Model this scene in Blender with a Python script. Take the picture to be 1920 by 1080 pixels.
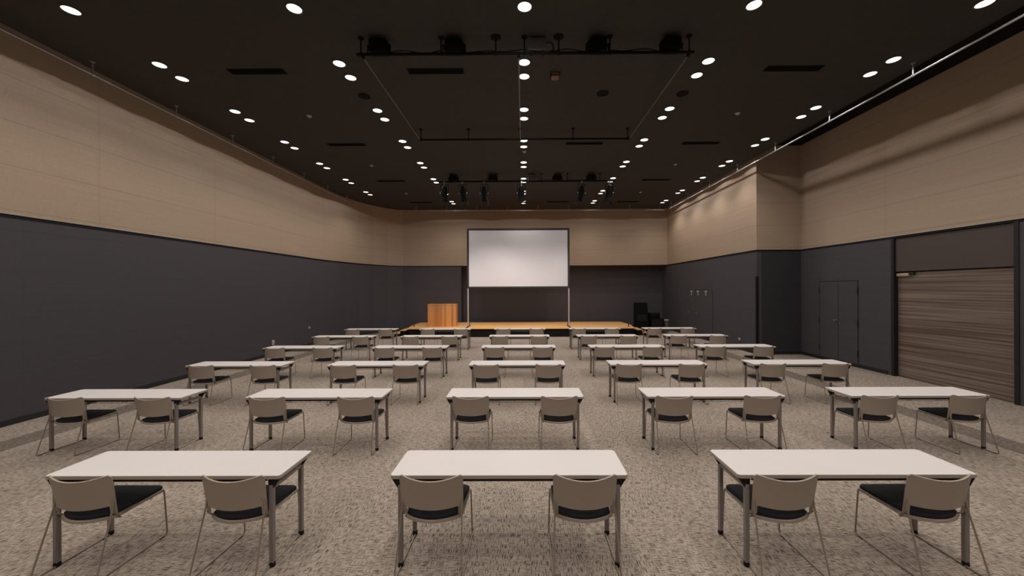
import bpy, bmesh, math, random
from math import pi, sin, cos, radians
from mathutils import Vector, Matrix

# ------------------------------------------------------------------ scene, camera, world, exposure
for o in list(bpy.data.objects):
    bpy.data.objects.remove(o, do_unlink=True)
scene = bpy.context.scene
COL = scene.collection
random.seed(7)

CAM_H = 2.105
cam_data = bpy.data.cameras.new('camera')
cam_data.sensor_fit = 'HORIZONTAL'
cam_data.sensor_width = 36.0
cam_data.lens = 709.0 / 1920.0 * 36.0
cam_data.shift_x = -17.13 / 1920.0
cam_data.shift_y = 1.63 / 1920.0
cam_data.clip_start = 0.05
cam_data.clip_end = 100
cam = bpy.data.objects.new('camera', cam_data)
cam.matrix_world = (Matrix.Translation((0, 0, CAM_H)) @ Matrix.Rotation(0.004764, 4, 'Z')
                    @ Matrix.Rotation(pi / 2, 4, 'X') @ Matrix.Rotation(-0.004159, 4, 'Z'))
COL.objects.link(cam)
scene.camera = cam

world = bpy.data.worlds.new('world')
scene.world = world
world.use_nodes = True
world.node_tree.nodes['Background'].inputs[0].default_value = (0, 0, 0, 1)
world.node_tree.nodes['Background'].inputs[1].default_value = 0.0

vs = scene.view_settings
vs.view_transform = 'Standard'
vs.look = 'None'
vs.gamma = 1
vs.use_curve_mapping = False
vs.exposure = 0.0

# the hall is lit only by its own ceiling downlights: power and colour of the two kinds
COOL_POWER, WARM_POWER = 34.0, 92.0
COOL_RGB, WARM_RGB = (1.0, 0.985, 0.98), (1.0, 0.885, 0.78)
COOL_CONE, COOL_BLEND, WARM_CONE, WARM_BLEND = 158.0, 0.02, 122.0, 0.75
STAGE_POWER, STAGE_RGB, STAGE_CONE = 195.0, (1.0, 0.88, 0.80), 64.0   # theatre spotlights aimed at the stage

# ------------------------------------------------------------------ materials
def new_mat(name):
    m = bpy.data.materials.new(name)
    m.use_nodes = True
    nt = m.node_tree
    b = nt.nodes['Principled BSDF']
    return m, nt, b

def N(nt, t, **kw):
    n = nt.nodes.new(t)
    for k, v in kw.items():
        setattr(n, k, v)
    return n

def plain(name, rgb, rough=0.5, metal=0.0, spec=0.5, noise=0.0, scale=40.0, bump=0.0):
    m, nt, b = new_mat(name)
    b.inputs['Base Color'].default_value = (*rgb, 1)
    b.inputs['Roughness'].default_value = rough
    b.inputs['Metallic'].default_value = metal
    b.inputs['Specular IOR Level'].default_value = spec
    if noise or bump:
        tc = N(nt, 'ShaderNodeTexCoord')
        nz = N(nt, 'ShaderNodeTexNoise')
        nz.inputs['Scale'].default_value = scale
        nz.inputs['Detail'].default_value = 3
        nt.links.new(tc.outputs['Object'], nz.inputs['Vector'])
        if noise:
            mx = N(nt, 'ShaderNodeMix', data_type='RGBA')
            mx.inputs[6].default_value = (*[c * (1 - noise) for c in rgb], 1)
            mx.inputs[7].default_value = (*[min(1, c * (1 + noise)) for c in rgb], 1)
            nt.links.new(nz.outputs['Fac'], mx.inputs[0])
            nt.links.new(mx.outputs[2], b.inputs['Base Color'])
        if bump:
            bp = N(nt, 'ShaderNodeBump')
            bp.inputs['Strength'].default_value = bump
            bp.inputs['Distance'].default_value = 0.004
            nt.links.new(nz.outputs['Fac'], bp.inputs['Height'])
            nt.links.new(bp.outputs['Normal'], b.inputs['Normal'])
    return m

def emissive(name, rgb, strength):
    m, nt, b = new_mat(name)
    b.inputs['Base Color'].default_value = (0.8, 0.8, 0.8, 1)
    b.inputs['Emission Color'].default_value = (*rgb, 1)
    b.inputs['Emission Strength'].default_value = strength
    return m

def math_node(nt, op, a, b=None, c=None):
    n = N(nt, 'ShaderNodeMath', operation=op)
    for i, v in enumerate((a, b, c)):
        if v is None:
            continue
        if isinstance(v, (int, float)):
            n.inputs[i].default_value = v
        else:
            nt.links.new(v, n.inputs[i])
    return n.outputs[0]

def mapping(nt, src, scale, loc=(0, 0, 0)):
    mp = N(nt, 'ShaderNodeMapping')
    mp.inputs['Scale'].default_value = scale
    mp.inputs['Location'].default_value = loc
    nt.links.new(src, mp.inputs['Vector'])
    return mp.outputs[0]

def noise(nt, vec, scale=1.0, detail=2.0, rough=0.5):
    nz = N(nt, 'ShaderNodeTexNoise')
    nz.inputs['Scale'].default_value = scale
    nz.inputs['Detail'].default_value = detail
    nz.inputs['Roughness'].default_value = rough
    nt.links.new(vec, nz.inputs['Vector'])
    return nz.outputs['Fac']

def mixc(nt, fac, a, b):
    mx = N(nt, 'ShaderNodeMix', data_type='RGBA')
    if isinstance(fac, (int, float)):
        mx.inputs[0].default_value = fac
    else:
        nt.links.new(fac, mx.inputs[0])
    for i, v in ((6, a), (7, b)):
        if isinstance(v, tuple):
            mx.inputs[i].default_value = (*v, 1)
        else:
            nt.links.new(v, mx.inputs[i])
    return mx.outputs[2]

def ramp(nt, fac, lo, hi):
    mr = N(nt, 'ShaderNodeMapRange')
    mr.inputs['From Min'].default_value = lo
    mr.inputs['From Max'].default_value = hi
    nt.links.new(fac, mr.inputs['Value'])
    return mr.outputs[0]

def carpet_mat():
    m, nt, b = new_mat('woven_carpet')
    g = N(nt, 'ShaderNodeNewGeometry').outputs['Position']
    hx = noise(nt, mapping(nt, g, (15, 150, 1)), 1, 2)          # dashes along x
    hy = noise(nt, mapping(nt, g, (150, 15, 1), (3, 9, 0)), 1, 2)   # dashes along y
    patch = noise(nt, mapping(nt, g, (2.6, 2.6, 1)), 1, 2)
    fine = noise(nt, mapping(nt, g, (160, 160, 1)), 1, 1)
    dx = ramp(nt, hx, 0.51, 0.63)
    dy = ramp(nt, hy, 0.51, 0.63)
    # carpet tiles of 0.5 m, each with its own slight tone
    sep = N(nt, 'ShaderNodeSeparateXYZ')
    nt.links.new(g, sep.inputs[0])
    tile = N(nt, 'ShaderNodeTexWhiteNoise', noise_dimensions='2D')
    cmb = N(nt, 'ShaderNodeCombineXYZ')
    nt.links.new(math_node(nt, 'FLOOR', math_node(nt, 'MULTIPLY', sep.outputs[0], 2.0)), cmb.inputs[0])
    nt.links.new(math_node(nt, 'FLOOR', math_node(nt, 'MULTIPLY', sep.outputs[1], 2.0)), cmb.inputs[1])
    nt.links.new(cmb.outputs[0], tile.inputs['Vector'])
    turn = math_node(nt, 'MULTIPLY_ADD', math_node(nt, 'GREATER_THAN', tile.outputs['Value'], 0.5), 0.3, 0.7)
    back = math_node(nt, 'SUBTRACT', 1.7, turn)
    dark = math_node(nt, 'MAXIMUM', math_node(nt, 'MULTIPLY', dx, turn), math_node(nt, 'MULTIPLY', dy, back))
    base = mixc(nt, patch, CARPET_A, CARPET_B)
    base = mixc(nt, math_node(nt, 'MULTIPLY', fine, 0.35), base, (0.54, 0.46, 0.385))
    col = mixc(nt, math_node(nt, 'MULTIPLY', dark, 0.92), base, CARPET_D)
    tv = math_node(nt, 'MULTIPLY_ADD', tile.outputs['Value'], 0.14, 0.93)
    # darker border strip in the carpet near each side wall
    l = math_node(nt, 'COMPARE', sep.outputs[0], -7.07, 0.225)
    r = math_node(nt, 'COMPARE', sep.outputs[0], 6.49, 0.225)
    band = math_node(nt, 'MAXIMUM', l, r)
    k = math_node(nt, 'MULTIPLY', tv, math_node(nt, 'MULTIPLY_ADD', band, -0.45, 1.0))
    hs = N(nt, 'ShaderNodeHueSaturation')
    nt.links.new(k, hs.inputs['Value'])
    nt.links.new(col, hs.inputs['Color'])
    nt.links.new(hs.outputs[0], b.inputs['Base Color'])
    b.inputs['Roughness'].default_value = 0.95
    b.inputs['Specular IOR Level'].default_value = 0.1
    bp = N(nt, 'ShaderNodeBump')
    bp.inputs['Strength'].default_value = 0.5
    bp.inputs['Distance'].default_value = 0.004
    nt.links.new(math_node(nt, 'SUBTRACT', fine, dark), bp.inputs['Height'])
    nt.links.new(bp.outputs[0], b.inputs['Normal'])
    return m

def panel_mat(name, rgb, line_rgb, zstep, zoff, sstep, soff, rough=0.8, spec=0.3):
    """fabric wall panels: thin seams every zstep in height and sstep along the wall"""
    m, nt, b = new_mat(name)
    g = N(nt, 'ShaderNodeNewGeometry').outputs['Position']
    sep = N(nt, 'ShaderNodeSeparateXYZ')
    nt.links.new(g, sep.inputs[0])
    z = math_node(nt, 'SUBTRACT', sep.outputs[2], zoff)
    fz = math_node(nt, 'FRACT', math_node(nt, 'DIVIDE', z, zstep))
    lz = math_node(nt, 'LESS_THAN', fz, 0.012 / zstep)
    s = math_node(nt, 'ADD', math_node(nt, 'ADD', sep.outputs[0], sep.outputs[1]), soff)
    fs = math_node(nt, 'FRACT', math_node(nt, 'DIVIDE', s, sstep))
    ls = math_node(nt, 'LESS_THAN', fs, 0.008 / sstep)
    line = math_node(nt, 'MAXIMUM', lz, ls)
    weave = noise(nt, mapping(nt, g, (60, 60, 14)), 1, 3)
    streak = noise(nt, mapping(nt, g, (0.5, 0.5, 26)), 1, 3)
    t = math_node(nt, 'MULTIPLY_ADD', streak, 0.5, math_node(nt, 'MULTIPLY', weave, 0.5))
    col = mixc(nt, t, tuple(c * 0.82 for c in rgb), tuple(min(1, c * 1.18) for c in rgb))
    col = mixc(nt, math_node(nt, 'MULTIPLY', line, 0.5), col, line_rgb)
    nt.links.new(col, b.inputs['Base Color'])
    b.inputs['Roughness'].default_value = rough
    b.inputs['Specular IOR Level'].default_value = spec
    bp = N(nt, 'ShaderNodeBump')
    bp.inputs['Strength'].default_value = 0.15
    bp.inputs['Distance'].default_value = 0.003
    nt.links.new(weave, bp.inputs['Height'])
    nt.links.new(bp.outputs[0], b.inputs['Normal'])
    return m

def wood_mat(name, a, bcol, axis, plank, rough=0.4, grain=(1.2, 30), coord='Object', contrast=1.0, stretch=0.5):
    """axis = direction of the grain; planks are laid side by side across it"""
    m, nt, b = new_mat(name)
    if coord == 'Object':
        g = N(nt, 'ShaderNodeTexCoord').outputs['Object']
    else:
        g = N(nt, 'ShaderNodeNewGeometry').outputs['Position']
    sep = N(nt, 'ShaderNodeSeparateXYZ')
    nt.links.new(g, sep.inputs[0])
    across = {'x': 1, 'y': 0, 'z': 0}[axis]
    if axis == 'yz':
        across = 2
    pl = math_node(nt, 'FLOOR', math_node(nt, 'DIVIDE', sep.outputs[across], plank))
    wn = N(nt, 'ShaderNodeTexWhiteNoise', noise_dimensions='1D')
    nt.links.new(pl, wn.inputs['W'])
    sc = {'x': (grain[0], grain[1], grain[1]), 'y': (grain[1], grain[0], grain[1]), 'z': (grain[1], grain[1], grain[0])}[axis]
    gr = noise(nt, mapping(nt, g, sc), 1, 4)
    gr = ramp(nt, gr, 0.5 - stretch, 0.5 + stretch)
    t = math_node(nt, 'MULTIPLY_ADD', wn.outputs['Value'], 0.55 * contrast, math_node(nt, 'MULTIPLY', gr, 0.6))
    col = mixc(nt, t, a, bcol)
    nt.links.new(col, b.inputs['Base Color'])
    b.inputs['Roughness'].default_value = rough
    return m

CARPET_A, CARPET_B, CARPET_D = (0.43, 0.36, 0.30), (0.52, 0.445, 0.37), (0.075, 0.064, 0.060)

M = {}
M['carpet'] = carpet_mat()
M['ceiling'] = plain('charcoal_ceiling', (0.060, 0.054, 0.050), 0.9, spec=0.15, noise=0.12, scale=9)
M['void'] = plain('black_void', (0.012, 0.011, 0.011), 0.9, spec=0.1, noise=0.1)
M['beige'] = panel_mat('beige_fabric_panels', (0.43, 0.325, 0.24), (0.22, 0.165, 0.12), 0.70, 3.38, 2.7, 0.9)
M['navy'] = panel_mat('charcoal_fabric_panels', (0.082, 0.075, 0.083), (0.070, 0.063, 0.069), 0.9, 0.36, 1.8, 0.2, spec=0.15)
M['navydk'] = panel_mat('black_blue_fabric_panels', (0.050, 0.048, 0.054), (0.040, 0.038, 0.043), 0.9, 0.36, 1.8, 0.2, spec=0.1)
M['reveal'] = plain('dark_reveal', (0.012, 0.010, 0.010), 0.7, spec=0.2, noise=0.1)
M['bead'] = plain('aluminium_bead', (0.55, 0.50, 0.44), 0.38, metal=0.8, noise=0.08)
M['gap'] = plain('door_gap_dark', (0.035, 0.031, 0.033), 0.8, spec=0.1, noise=0.1)
M['base'] = plain('black_skirting', (0.016, 0.015, 0.017), 0.6, noise=0.1)
M['white'] = plain('white_laminate', (0.80, 0.765, 0.755), 0.42, spec=0.4, noise=0.015, scale=6)
M['edge'] = plain('taupe_edging', (0.43, 0.37, 0.31), 0.5, noise=0.04)
M['leg'] = plain('warm_grey_steel', (0.27, 0.24, 0.225), 0.42, metal=0.25, noise=0.06)
M['wire'] = plain('taupe_wire', (0.36, 0.31, 0.25), 0.38, metal=0.35, noise=0.05)
M['black'] = plain('black_plastic', (0.010, 0.010, 0.011), 0.6, spec=0.25, noise=0.15)
M['shell'] = plain('taupe_polypropylene', (0.41, 0.345, 0.285), 0.52, spec=0.35, noise=0.03, scale=25, bump=0.03)
M['cushion'] = plain('black_upholstery', (0.018, 0.019, 0.024), 0.75, spec=0.3, noise=0.25, scale=160, bump=0.2)
M['screwm'] = plain('screw_steel', (0.45, 0.40, 0.34), 0.35, metal=0.8, noise=0.05)
M['pipe'] = plain('grey_pipe_paint', (0.42, 0.41, 0.41), 0.4, metal=0.5, noise=0.05)
M['darkpipe'] = plain('black_pipe_paint', (0.008, 0.008, 0.008), 0.8, spec=0.1, noise=0.1)
M['track'] = plain('grey_track', (0.20, 0.19, 0.18), 0.5, metal=0.4, noise=0.05)
M['ring'] = plain('black_trim_ring', (0.05, 0.045, 0.042), 0.5, noise=0.1)
M['fix'] = plain('black_fixture', (0.004, 0.0045, 0.005), 0.7, spec=0.15, noise=0.15)
M['glassdk'] = plain('dark_fixture_glass', (0.02, 0.022, 0.025), 0.12, noise=0.1)
M['chrome'] = plain('bright_steel', (0.62, 0.60, 0.57), 0.25, metal=0.9, noise=0.05)
M['greybox'] = plain('grey_housing', (0.13, 0.12, 0.115), 0.55, noise=0.08)
M['brownbox'] = plain('brown_cover', (0.20, 0.10, 0.06), 0.55, noise=0.1)
M['screen'] = plain('projection_cloth', (0.66, 0.635, 0.66), 0.75, spec=0.2, noise=0.01, scale=3)
M['frame'] = plain('screen_frame_black', (0.018, 0.016, 0.017), 0.6, noise=0.1)
M['pole'] = plain('satin_aluminium', (0.66, 0.60, 0.54), 0.35, metal=0.6, noise=0.05)
M['stage'] = wood_mat('stage_maple', (0.80, 0.41, 0.14), (0.93, 0.56, 0.23), 'x', 0.09, 0.42)
M['lectern'] = wood_mat('lectern_veneer', (0.36, 0.125, 0.035), (0.76, 0.37, 0.13), 'z', 0.105, 0.42, (0.8, 22), contrast=1.1)
M['wooddoor'] = wood_mat('walnut_door', (0.095, 0.066, 0.052), (0.36, 0.275, 0.22), 'y', 9.0, 0.45, (0.30, 26), contrast=0.1, stretch=0.13)
M['panelbr'] = plain('brown_overpanel', (0.075, 0.056, 0.050), 0.6, noise=0.06)
M['jamb'] = plain('black_jamb', (0.010, 0.009, 0.010), 0.6, noise=0.1)
M['brass'] = plain('pale_closer_metal', (0.55, 0.43, 0.30), 0.4, metal=0.5, noise=0.05)
M['cream'] = plain('cream_plastic', (0.55, 0.50, 0.44), 0.45, noise=0.04)
M['cool'] = emissive('cool_lens', (1.0, 0.98, 0.95), 3.0)
M['warm'] = emissive('warm_lens', (1.0, 0.87, 0.74), 1.8)

# ------------------------------------------------------------------ mesh builder
class MB:
    def __init__(self):
        self.bm = bmesh.new()

    def box(self, x0, x1, y0, y1, z0, z1, bevel=0.0, seg=2, mat=0):
        r = bmesh.ops.create_cube(self.bm, size=1.0)
        vs_ = r['verts']
        for v in vs_:
            v.co = Vector(((x0 + x1) / 2 + v.co.x * (x1 - x0), (y0 + y1) / 2 + v.co.y * (y1 - y0), (z0 + z1) / 2 + v.co.z * (z1 - z0)))
        fs = set(f for v in vs_ for f in v.link_faces)
        for f in fs:
            f.material_index = mat
        if bevel:
            es = list(set(e for v in vs_ for e in v.link_edges))
            bmesh.ops.bevel(self.bm, geom=es, offset=bevel, segments=seg, profile=0.5, affect='EDGES')
        return self

    def prism(self, pts, z0, z1, bevel=0.0, seg=2):
        """extrude a flat outline (x, y) between z0 and z1"""
        lo = [self.bm.verts.new((p[0], p[1], z0)) for p in pts]
        hi = [self.bm.verts.new((p[0], p[1], z1)) for p in pts]
        n = len(pts)
        f0 = self.bm.faces.new(lo[::-1])
        f1 = self.bm.faces.new(hi)
        for i in range(n):
            self.bm.faces.new((lo[i], lo[(i + 1) % n], hi[(i + 1) % n], hi[i]))
        if bevel:
            es = list(set(list(f0.edges) + list(f1.edges)))
            bmesh.ops.bevel(self.bm, geom=es, offset=bevel, segments=seg, profile=0.5, affect='EDGES')
        return self

    def ring_prism(self, outer, inner, z0, z1):
        n = len(outer)
        V = [[self.bm.verts.new((p[0], p[1], z)) for p in L] for L, z in ((outer, z0), (outer, z1), (inner, z1), (inner, z0))]
        for k in range(4):
            a, b = V[k], V[(k + 1) % 4]
            for i in range(n):
                j = (i + 1) % n
                self.bm.faces.new((a[i], a[j], b[j], b[i]))
        return self

    def tube(self, path, r, seg=8, cap=True):
        pts = [Vector(p) for p in path]
        n = len(pts)
        tang = []
        for i in range(n):
            a = pts[max(i - 1, 0)]
            b = pts[min(i + 1, n - 1)]
            tang.append((b - a).normalized())
        ref = Vector((0, 0, 1)) if abs(tang[0].z) < 0.9 else Vector((1, 0, 0))
        u = (ref - ref.dot(tang[0]) * tang[0]).normalized()
        rings = []
        for i in range(n):
            t = tang[i]
            u = (u - u.dot(t) * t).normalized()
            w = t.cross(u)
            rr = r[i] if isinstance(r, (list, tuple)) else r
            rings.append([self.bm.verts.new(pts[i] + rr * (cos(2 * pi * k / seg) * u + sin(2 * pi * k / seg) * w)) for k in range(seg)])
        for i in range(n - 1):
            for k in range(seg):
                self.bm.faces.new((rings[i][k], rings[i][(k + 1) % seg], rings[i + 1][(k + 1) % seg], rings[i + 1][k]))
        if cap:
            self.bm.faces.new(rings[0][::-1])
            self.bm.faces.new(rings[-1])
        return self

    def lathe(self, prof, seg=24, axis='z', center=(0, 0, 0)):
        """prof = [(radius, height)], spun about the axis through center"""
        c = Vector(center)
        rings = []
        for (r, h) in prof:
            ring = []
            for k in range(seg):
                a = 2 * pi * k / seg
                if axis == 'z':
                    p = Vector((r * cos(a), r * sin(a), h))
                elif axis == 'y':
                    p = Vector((r * cos(a), h, r * sin(a)))
                else:
                    p = Vector((h, r * cos(a), r * sin(a)))
                ring.append(self.bm.verts.new(c + p))
            rings.append(ring)
        for i in range(len(rings) - 1):
            for k in range(seg):
                self.bm.faces.new((rings[i][k], rings[i][(k + 1) % seg], rings[i + 1][(k + 1) % seg], rings[i + 1][k]))
        if prof[0][0] > 0:
            self.bm.faces.new(rings[0][::-1])
        if prof[-1][0] > 0:
            self.bm.faces.new(rings[-1])
        return self

    def hull8(self, bottom, top):
        """a six-sided solid from four bottom and four top points"""
        lo = [self.bm.verts.new(p) for p in bottom]
        hi = [self.bm.verts.new(p) for p in top]
        self.bm.faces.new(lo[::-1])
        self.bm.faces.new(hi)
        for i in range(4):
            self.bm.faces.new((lo[i], lo[(i + 1) % 4], hi[(i + 1) % 4], hi[i]))
        return self

    def xform(self, mat):
        bmesh.ops.transform(self.bm, matrix=mat, verts=self.bm.verts)
        return self

    def mesh(self, name, mats, smooth=None):
        bmesh.ops.remove_doubles(self.bm, verts=self.bm.verts, dist=1e-6)
        bmesh.ops.recalc_face_normals(self.bm, faces=self.bm.faces)
        if smooth is not None:
            lim = radians(smooth)
            for f in self.bm.faces:
                f.smooth = True
            for e in self.bm.edges:
                if len(e.link_faces) == 2 and e.calc_face_angle(0) > lim:
                    e.smooth = False
        me = bpy.data.meshes.new(name)
        self.bm.to_mesh(me)
        self.bm.free()
        for m in (mats if isinstance(mats, (list, tuple)) else [mats]):
            me.materials.append(m)
        return me

    def build(self, name, mats, parent=None, smooth=None, loc=None):
        ob = bpy.data.objects.new(name, self.mesh(name, mats, smooth))
        COL.objects.link(ob)
        if parent is not None:
            ob.parent = parent
        if loc:
            ob.location = loc
        return ob

def thing(name, label, cat, loc=(0, 0, 0), rz=0.0, group=None):
    o = bpy.data.objects.new(name, None)
    o.empty_display_size = 0.1
    COL.objects.link(o)
    o.location = loc
    o.rotation_euler = (0, 0, rz)
    return tag(o, label, cat, group)

def tag(o, label, cat, group=None):
    o['label'] = label
    o['category'] = cat
    if group:
        o['group'] = group
    return o

def struct(o):
    o['kind'] = 'structure'
    return o

def copy_thing(root, loc, label, rz=None, group=None):
    r = root.copy()
    COL.objects.link(r)
    r.location = loc
    if rz is not None:
        r.rotation_euler = (0, 0, rz)
    r['label'] = label
    if group:
        r['group'] = group
    for ch in root.children:
        c = ch.copy()
        COL.objects.link(c)
        c.parent = r
        for gch in ch.children:
            d = gch.copy()
            COL.objects.link(d)
            d.parent = c
    return r

def rounded_rect(x0, x1, y0, y1, r, n=5):
    out = []
    for cx, cy, a0 in ((x1 - r, y0 + r, -pi / 2), (x1 - r, y1 - r, 0), (x0 + r, y1 - r, pi / 2), (x0 + r, y0 + r, pi)):
        for i in range(n + 1):
            a = a0 + (pi / 2) * i / n
            out.append((cx + r * cos(a), cy + r * sin(a)))
    return out

def bend(pts, r=0.03, n=4):
    """round the corners of a polyline"""
    P = [Vector(p) for p in pts]
    out = [P[0]]
    for i in range(1, len(P) - 1):
        a, b, c = P[i - 1], P[i], P[i + 1]
        d1 = (a - b)
        d2 = (c - b)
        k = min(r, d1.length * 0.45, d2.length * 0.45)
        p1 = b + d1.normalized() * k
        p2 = b + d2.normalized() * k
        for j in range(n + 1):
            t = j / n
            out.append((1 - t) ** 2 * p1 + 2 * t * (1 - t) * b + t * t * p2)
    out.append(P[-1])
    return out

# ------------------------------------------------------------------ the room
ZC = 6.15          # ceiling
ZT = 3.32          # joint between dark lower wall and beige upper wall
Y0 = -4.0          # wall behind the camera
YB = 19.38         # upper back wall
YA = 20.12         # back of the stage alcove
XR, XF = 7.40, 8.80
YR = 12.0

def wall_strip(name, pts, z0, zt, z1, thick, mats):
    """upright wall along pts (front faces to the left of the direction of travel are hidden); lower part mats[0], upper part mats[1]"""
    b = MB()
    P = [Vector((p[0], p[1], 0)) for p in pts]
    n = len(P)
    offs = []
    for i in range(n):
        d = Vector((0, 0, 0))
        if i > 0:
            d += (P[i] - P[i - 1]).normalized()
        if i < n - 1:
            d += (P[i + 1] - P[i]).normalized()
        d.normalize()
        nrm = Vector((-d.y, d.x, 0))
        k = 1.0
        if 0 < i < n - 1:
            e = (P[i + 1] - P[i]).normalized()
            k = 1.0 / max(0.4, nrm.dot(Vector((-e.y, e.x, 0))))
        offs.append(P[i] + nrm * thick * k)
    for (za, zb, mi) in ((z0, zt, 0), (zt, z1, 1)):
        if zb <= za:
            continue
        for i in range(n - 1):
            lo = [P[i], P[i + 1], offs[i + 1], offs[i]]
            V0 = [b.bm.verts.new((p.x, p.y, za)) for p in lo]
            V1 = [b.bm.verts.new((p.x, p.y, zb)) for p in lo]
            fs = [b.bm.faces.new(V0[::-1]), b.bm.faces.new(V1)]
            for k in range(4):
                fs.append(b.bm.faces.new((V0[k], V0[(k + 1) % 4], V1[(k + 1) % 4], V1[k])))
            for f in fs:
                f.material_index = mi
    return struct(b.build(name, mats))

def strip_along(name, pts, z0, z1, out, mat, offset=0.0):
    """thin board that follows pts on the room side"""
    b = MB()
    P = [Vector((p[0], p[1], 0)) for p in pts]
    n = len(P)
    A, B = [], []
    for i in range(n):
        d = Vector((0, 0, 0))
        if i > 0:
            d += (P[i] - P[i - 1]).normalized()
        if i < n - 1:
            d += (P[i + 1] - P[i]).normalized()
        d.normalize()
        nrm = Vector((d.y, -d.x, 0))
        k = 1.0
        if 0 < i < n - 1:
            e = (P[i + 1] - P[i]).normalized()
            k = 1.0 / max(0.4, nrm.dot(Vector((e.y, -e.x, 0))))
        A.append(P[i] + nrm * offset * k)
        B.append(P[i] + nrm * (offset + out) * k)
    for i in range(n - 1):
        lo = [A[i], B[i], B[i + 1], A[i + 1]]
        V0 = [b.bm.verts.new((p.x, p.y, z0)) for p in lo]
        V1 = [b.bm.verts.new((p.x, p.y, z1)) for p in lo]
        b.bm.faces.new(V0)
        b.bm.faces.new(V1[::-1])
        for k in range(4):
            b.bm.faces.new((V0[k], V1[k], V1[(k + 1) % 4], V0[(k + 1) % 4]))
    return struct(b.build(name, mat))

ZTOP = 6.60
# left wall runs straight and curls inward near the stage
left_pts = [(-8.06, Y0), (-8.06, 14.6), (-7.98, 15.5), (-7.80, 16.5), (-7.55, 17.4), (-7.20, 18.2), (-6.75, 18.85), (-6.14, YB)]
LP = left_pts
NV, BG = M['navy'], M['beige']
wall_strip('wall_left', LP, 0, ZT, ZTOP, 0.15, [NV, BG])
# back wall: lower left part flush, the rest of the lower wall is an alcove under the beige upper wall
AL = -3.17
wb = MB()
wb.box(-6.30, AL, YB, YA + 0.15, 0, ZT, mat=0)
wb.box(AL, 7.55, YA, YA + 0.15, 0, ZT, mat=0)
wb.box(-6.30, 7.55, YB, YA + 0.15, ZT, ZTOP, mat=1)
struct(wb.build('wall_back', [NV, BG]))
wall_strip('wall_right', [(XR, YA), (XR, YR)], 0, ZT, ZTOP, 0.15, [NV, BG])
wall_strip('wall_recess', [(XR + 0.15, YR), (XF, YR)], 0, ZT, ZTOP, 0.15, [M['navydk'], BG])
DOOR_Y1, DOOR_Y0 = 9.06, 6.75
wf = MB()
wf.box(XF, XF + 0.15, DOOR_Y1, YR + 0.15, 0, ZT, mat=0)
wf.box(XF, XF + 0.15, Y0, DOOR_Y0, 0, ZT, mat=0)
wf.box(XF + 0.12, XF + 0.15, DOOR_Y0, DOOR_Y1, 0, ZT, mat=0)
wf.box(XF, XF + 0.15, Y0, YR + 0.15, ZT, ZTOP, mat=1)
struct(wf.build('wall_far_right', [NV, BG]))
wr = MB()
wr.box(-8.21, XF + 0.15, Y0 - 0.15, Y0, 0, ZT, mat=0)
wr.box(-8.21, XF + 0.15, Y0 - 0.15, Y0, ZT, ZTOP, mat=1)
struct(wr.build('wall_rear', [NV, BG]))

fl = MB()
fl.box(-8.3, 9.1, Y0 - 0.2, YA + 0.2, -0.1, 0)
struct(fl.build('floor', M['carpet']))
ce = MB()
ce.box(-7.86, 7.22, Y0, 19.22, ZC, ZC + 0.12)
struct(ce.build('ceiling', M['ceiling']))
cv = MB()
cv.box(-8.3, 9.1, Y0 - 0.2, YA + 0.2, ZTOP, ZTOP + 0.1)
struct(cv.build('ceiling_void', M['void']))

# dark reveal between lower and upper wall and the bright bead on top of it, skirting at the floor
right_pts = [(XR, YA), (XR, YR), (XF, YR), (XF, Y0)]
right_up = [(XR, YB), (XR, YR), (XF, YR), (XF, Y0)]
strip_along('trim_1', LP, ZT - 0.055, ZT - 0.012, 0.012, M['reveal'])
strip_along('trim_2', LP, ZT - 0.012, ZT + 0.004, 0.022, M['bead'])
strip_along('trim_3', right_up, ZT - 0.055, ZT - 0.012, 0.012, M['reveal'])
strip_along('trim_4', right_up, ZT - 0.012, ZT + 0.004, 0.022, M['bead'])
strip_along('trim_5', [(-6.14, YB), (AL, YB)], ZT - 0.055, ZT - 0.012, 0.012, M['reveal'])
strip_along('trim_6', [(-6.14, YB), (XR, YB)], ZT - 0.012, ZT + 0.012, 0.022, M['bead'])
strip_along('baseboard_left', LP, 0, 0.09, 0.014, M['base'])
strip_along('baseboard_right', [(XR, YA), (XR, YR), (XF, YR), (XF, DOOR_Y1 + 0.1)], 0, 0.09, 0.014, M['base'])
strip_along('baseboard_back', [(-6.14, YB), (AL, YB)], 0, 0.09, 0.014, M['base'])
# black guard on the outer corner of the right wall
cg = MB()
cg.box(XR - 0.012, XR + 0.001, YR - 0.012, YR + 0.06, 0.0, 2.47)
cg.box(XR - 0.012, XR + 0.06, YR - 0.012, YR + 0.001, 0.0, 2.47)
struct(cg.build('trim_7', M['jamb']))

# flush double door in the recess
d1 = MB()
d1.box(XF - 0.012, XF, 10.60, 11.24, 0.02, 2.27, bevel=0.003)
d1.box(XF - 0.012, XF, 9.98, 10.585, 0.02, 2.27, bevel=0.003)
door1 = struct(d1.build('door_1', NV))
dfm = MB()
for (a, c) in ((11.24, 11.262), (9.958, 9.98)):
    dfm.box(XF - 0.006, XF, a, c, 0.0, 2.292)
dfm.box(XF - 0.006, XF, 9.958, 11.262, 2.27, 2.292)
dfm.build('door_gap', M['gap'], door1)
for hy in (11.25, 9.97):
    for hz in (0.35, 1.15, 2.02):
        MB().tube([(XF - 0.018, hy, hz - 0.09), (XF - 0.018, hy, hz + 0.09)], 0.013, 8).build('hinge', M['jamb'], door1, 40)
hh = MB()
hh.lathe([(0.0, 0), (0.03, 0.0), (0.03, 0.012), (0.012, 0.016), (0.012, 0.05), (0.026, 0.055), (0.028, 0.075), (0.0, 0.082)], 16, 'x')
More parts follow.
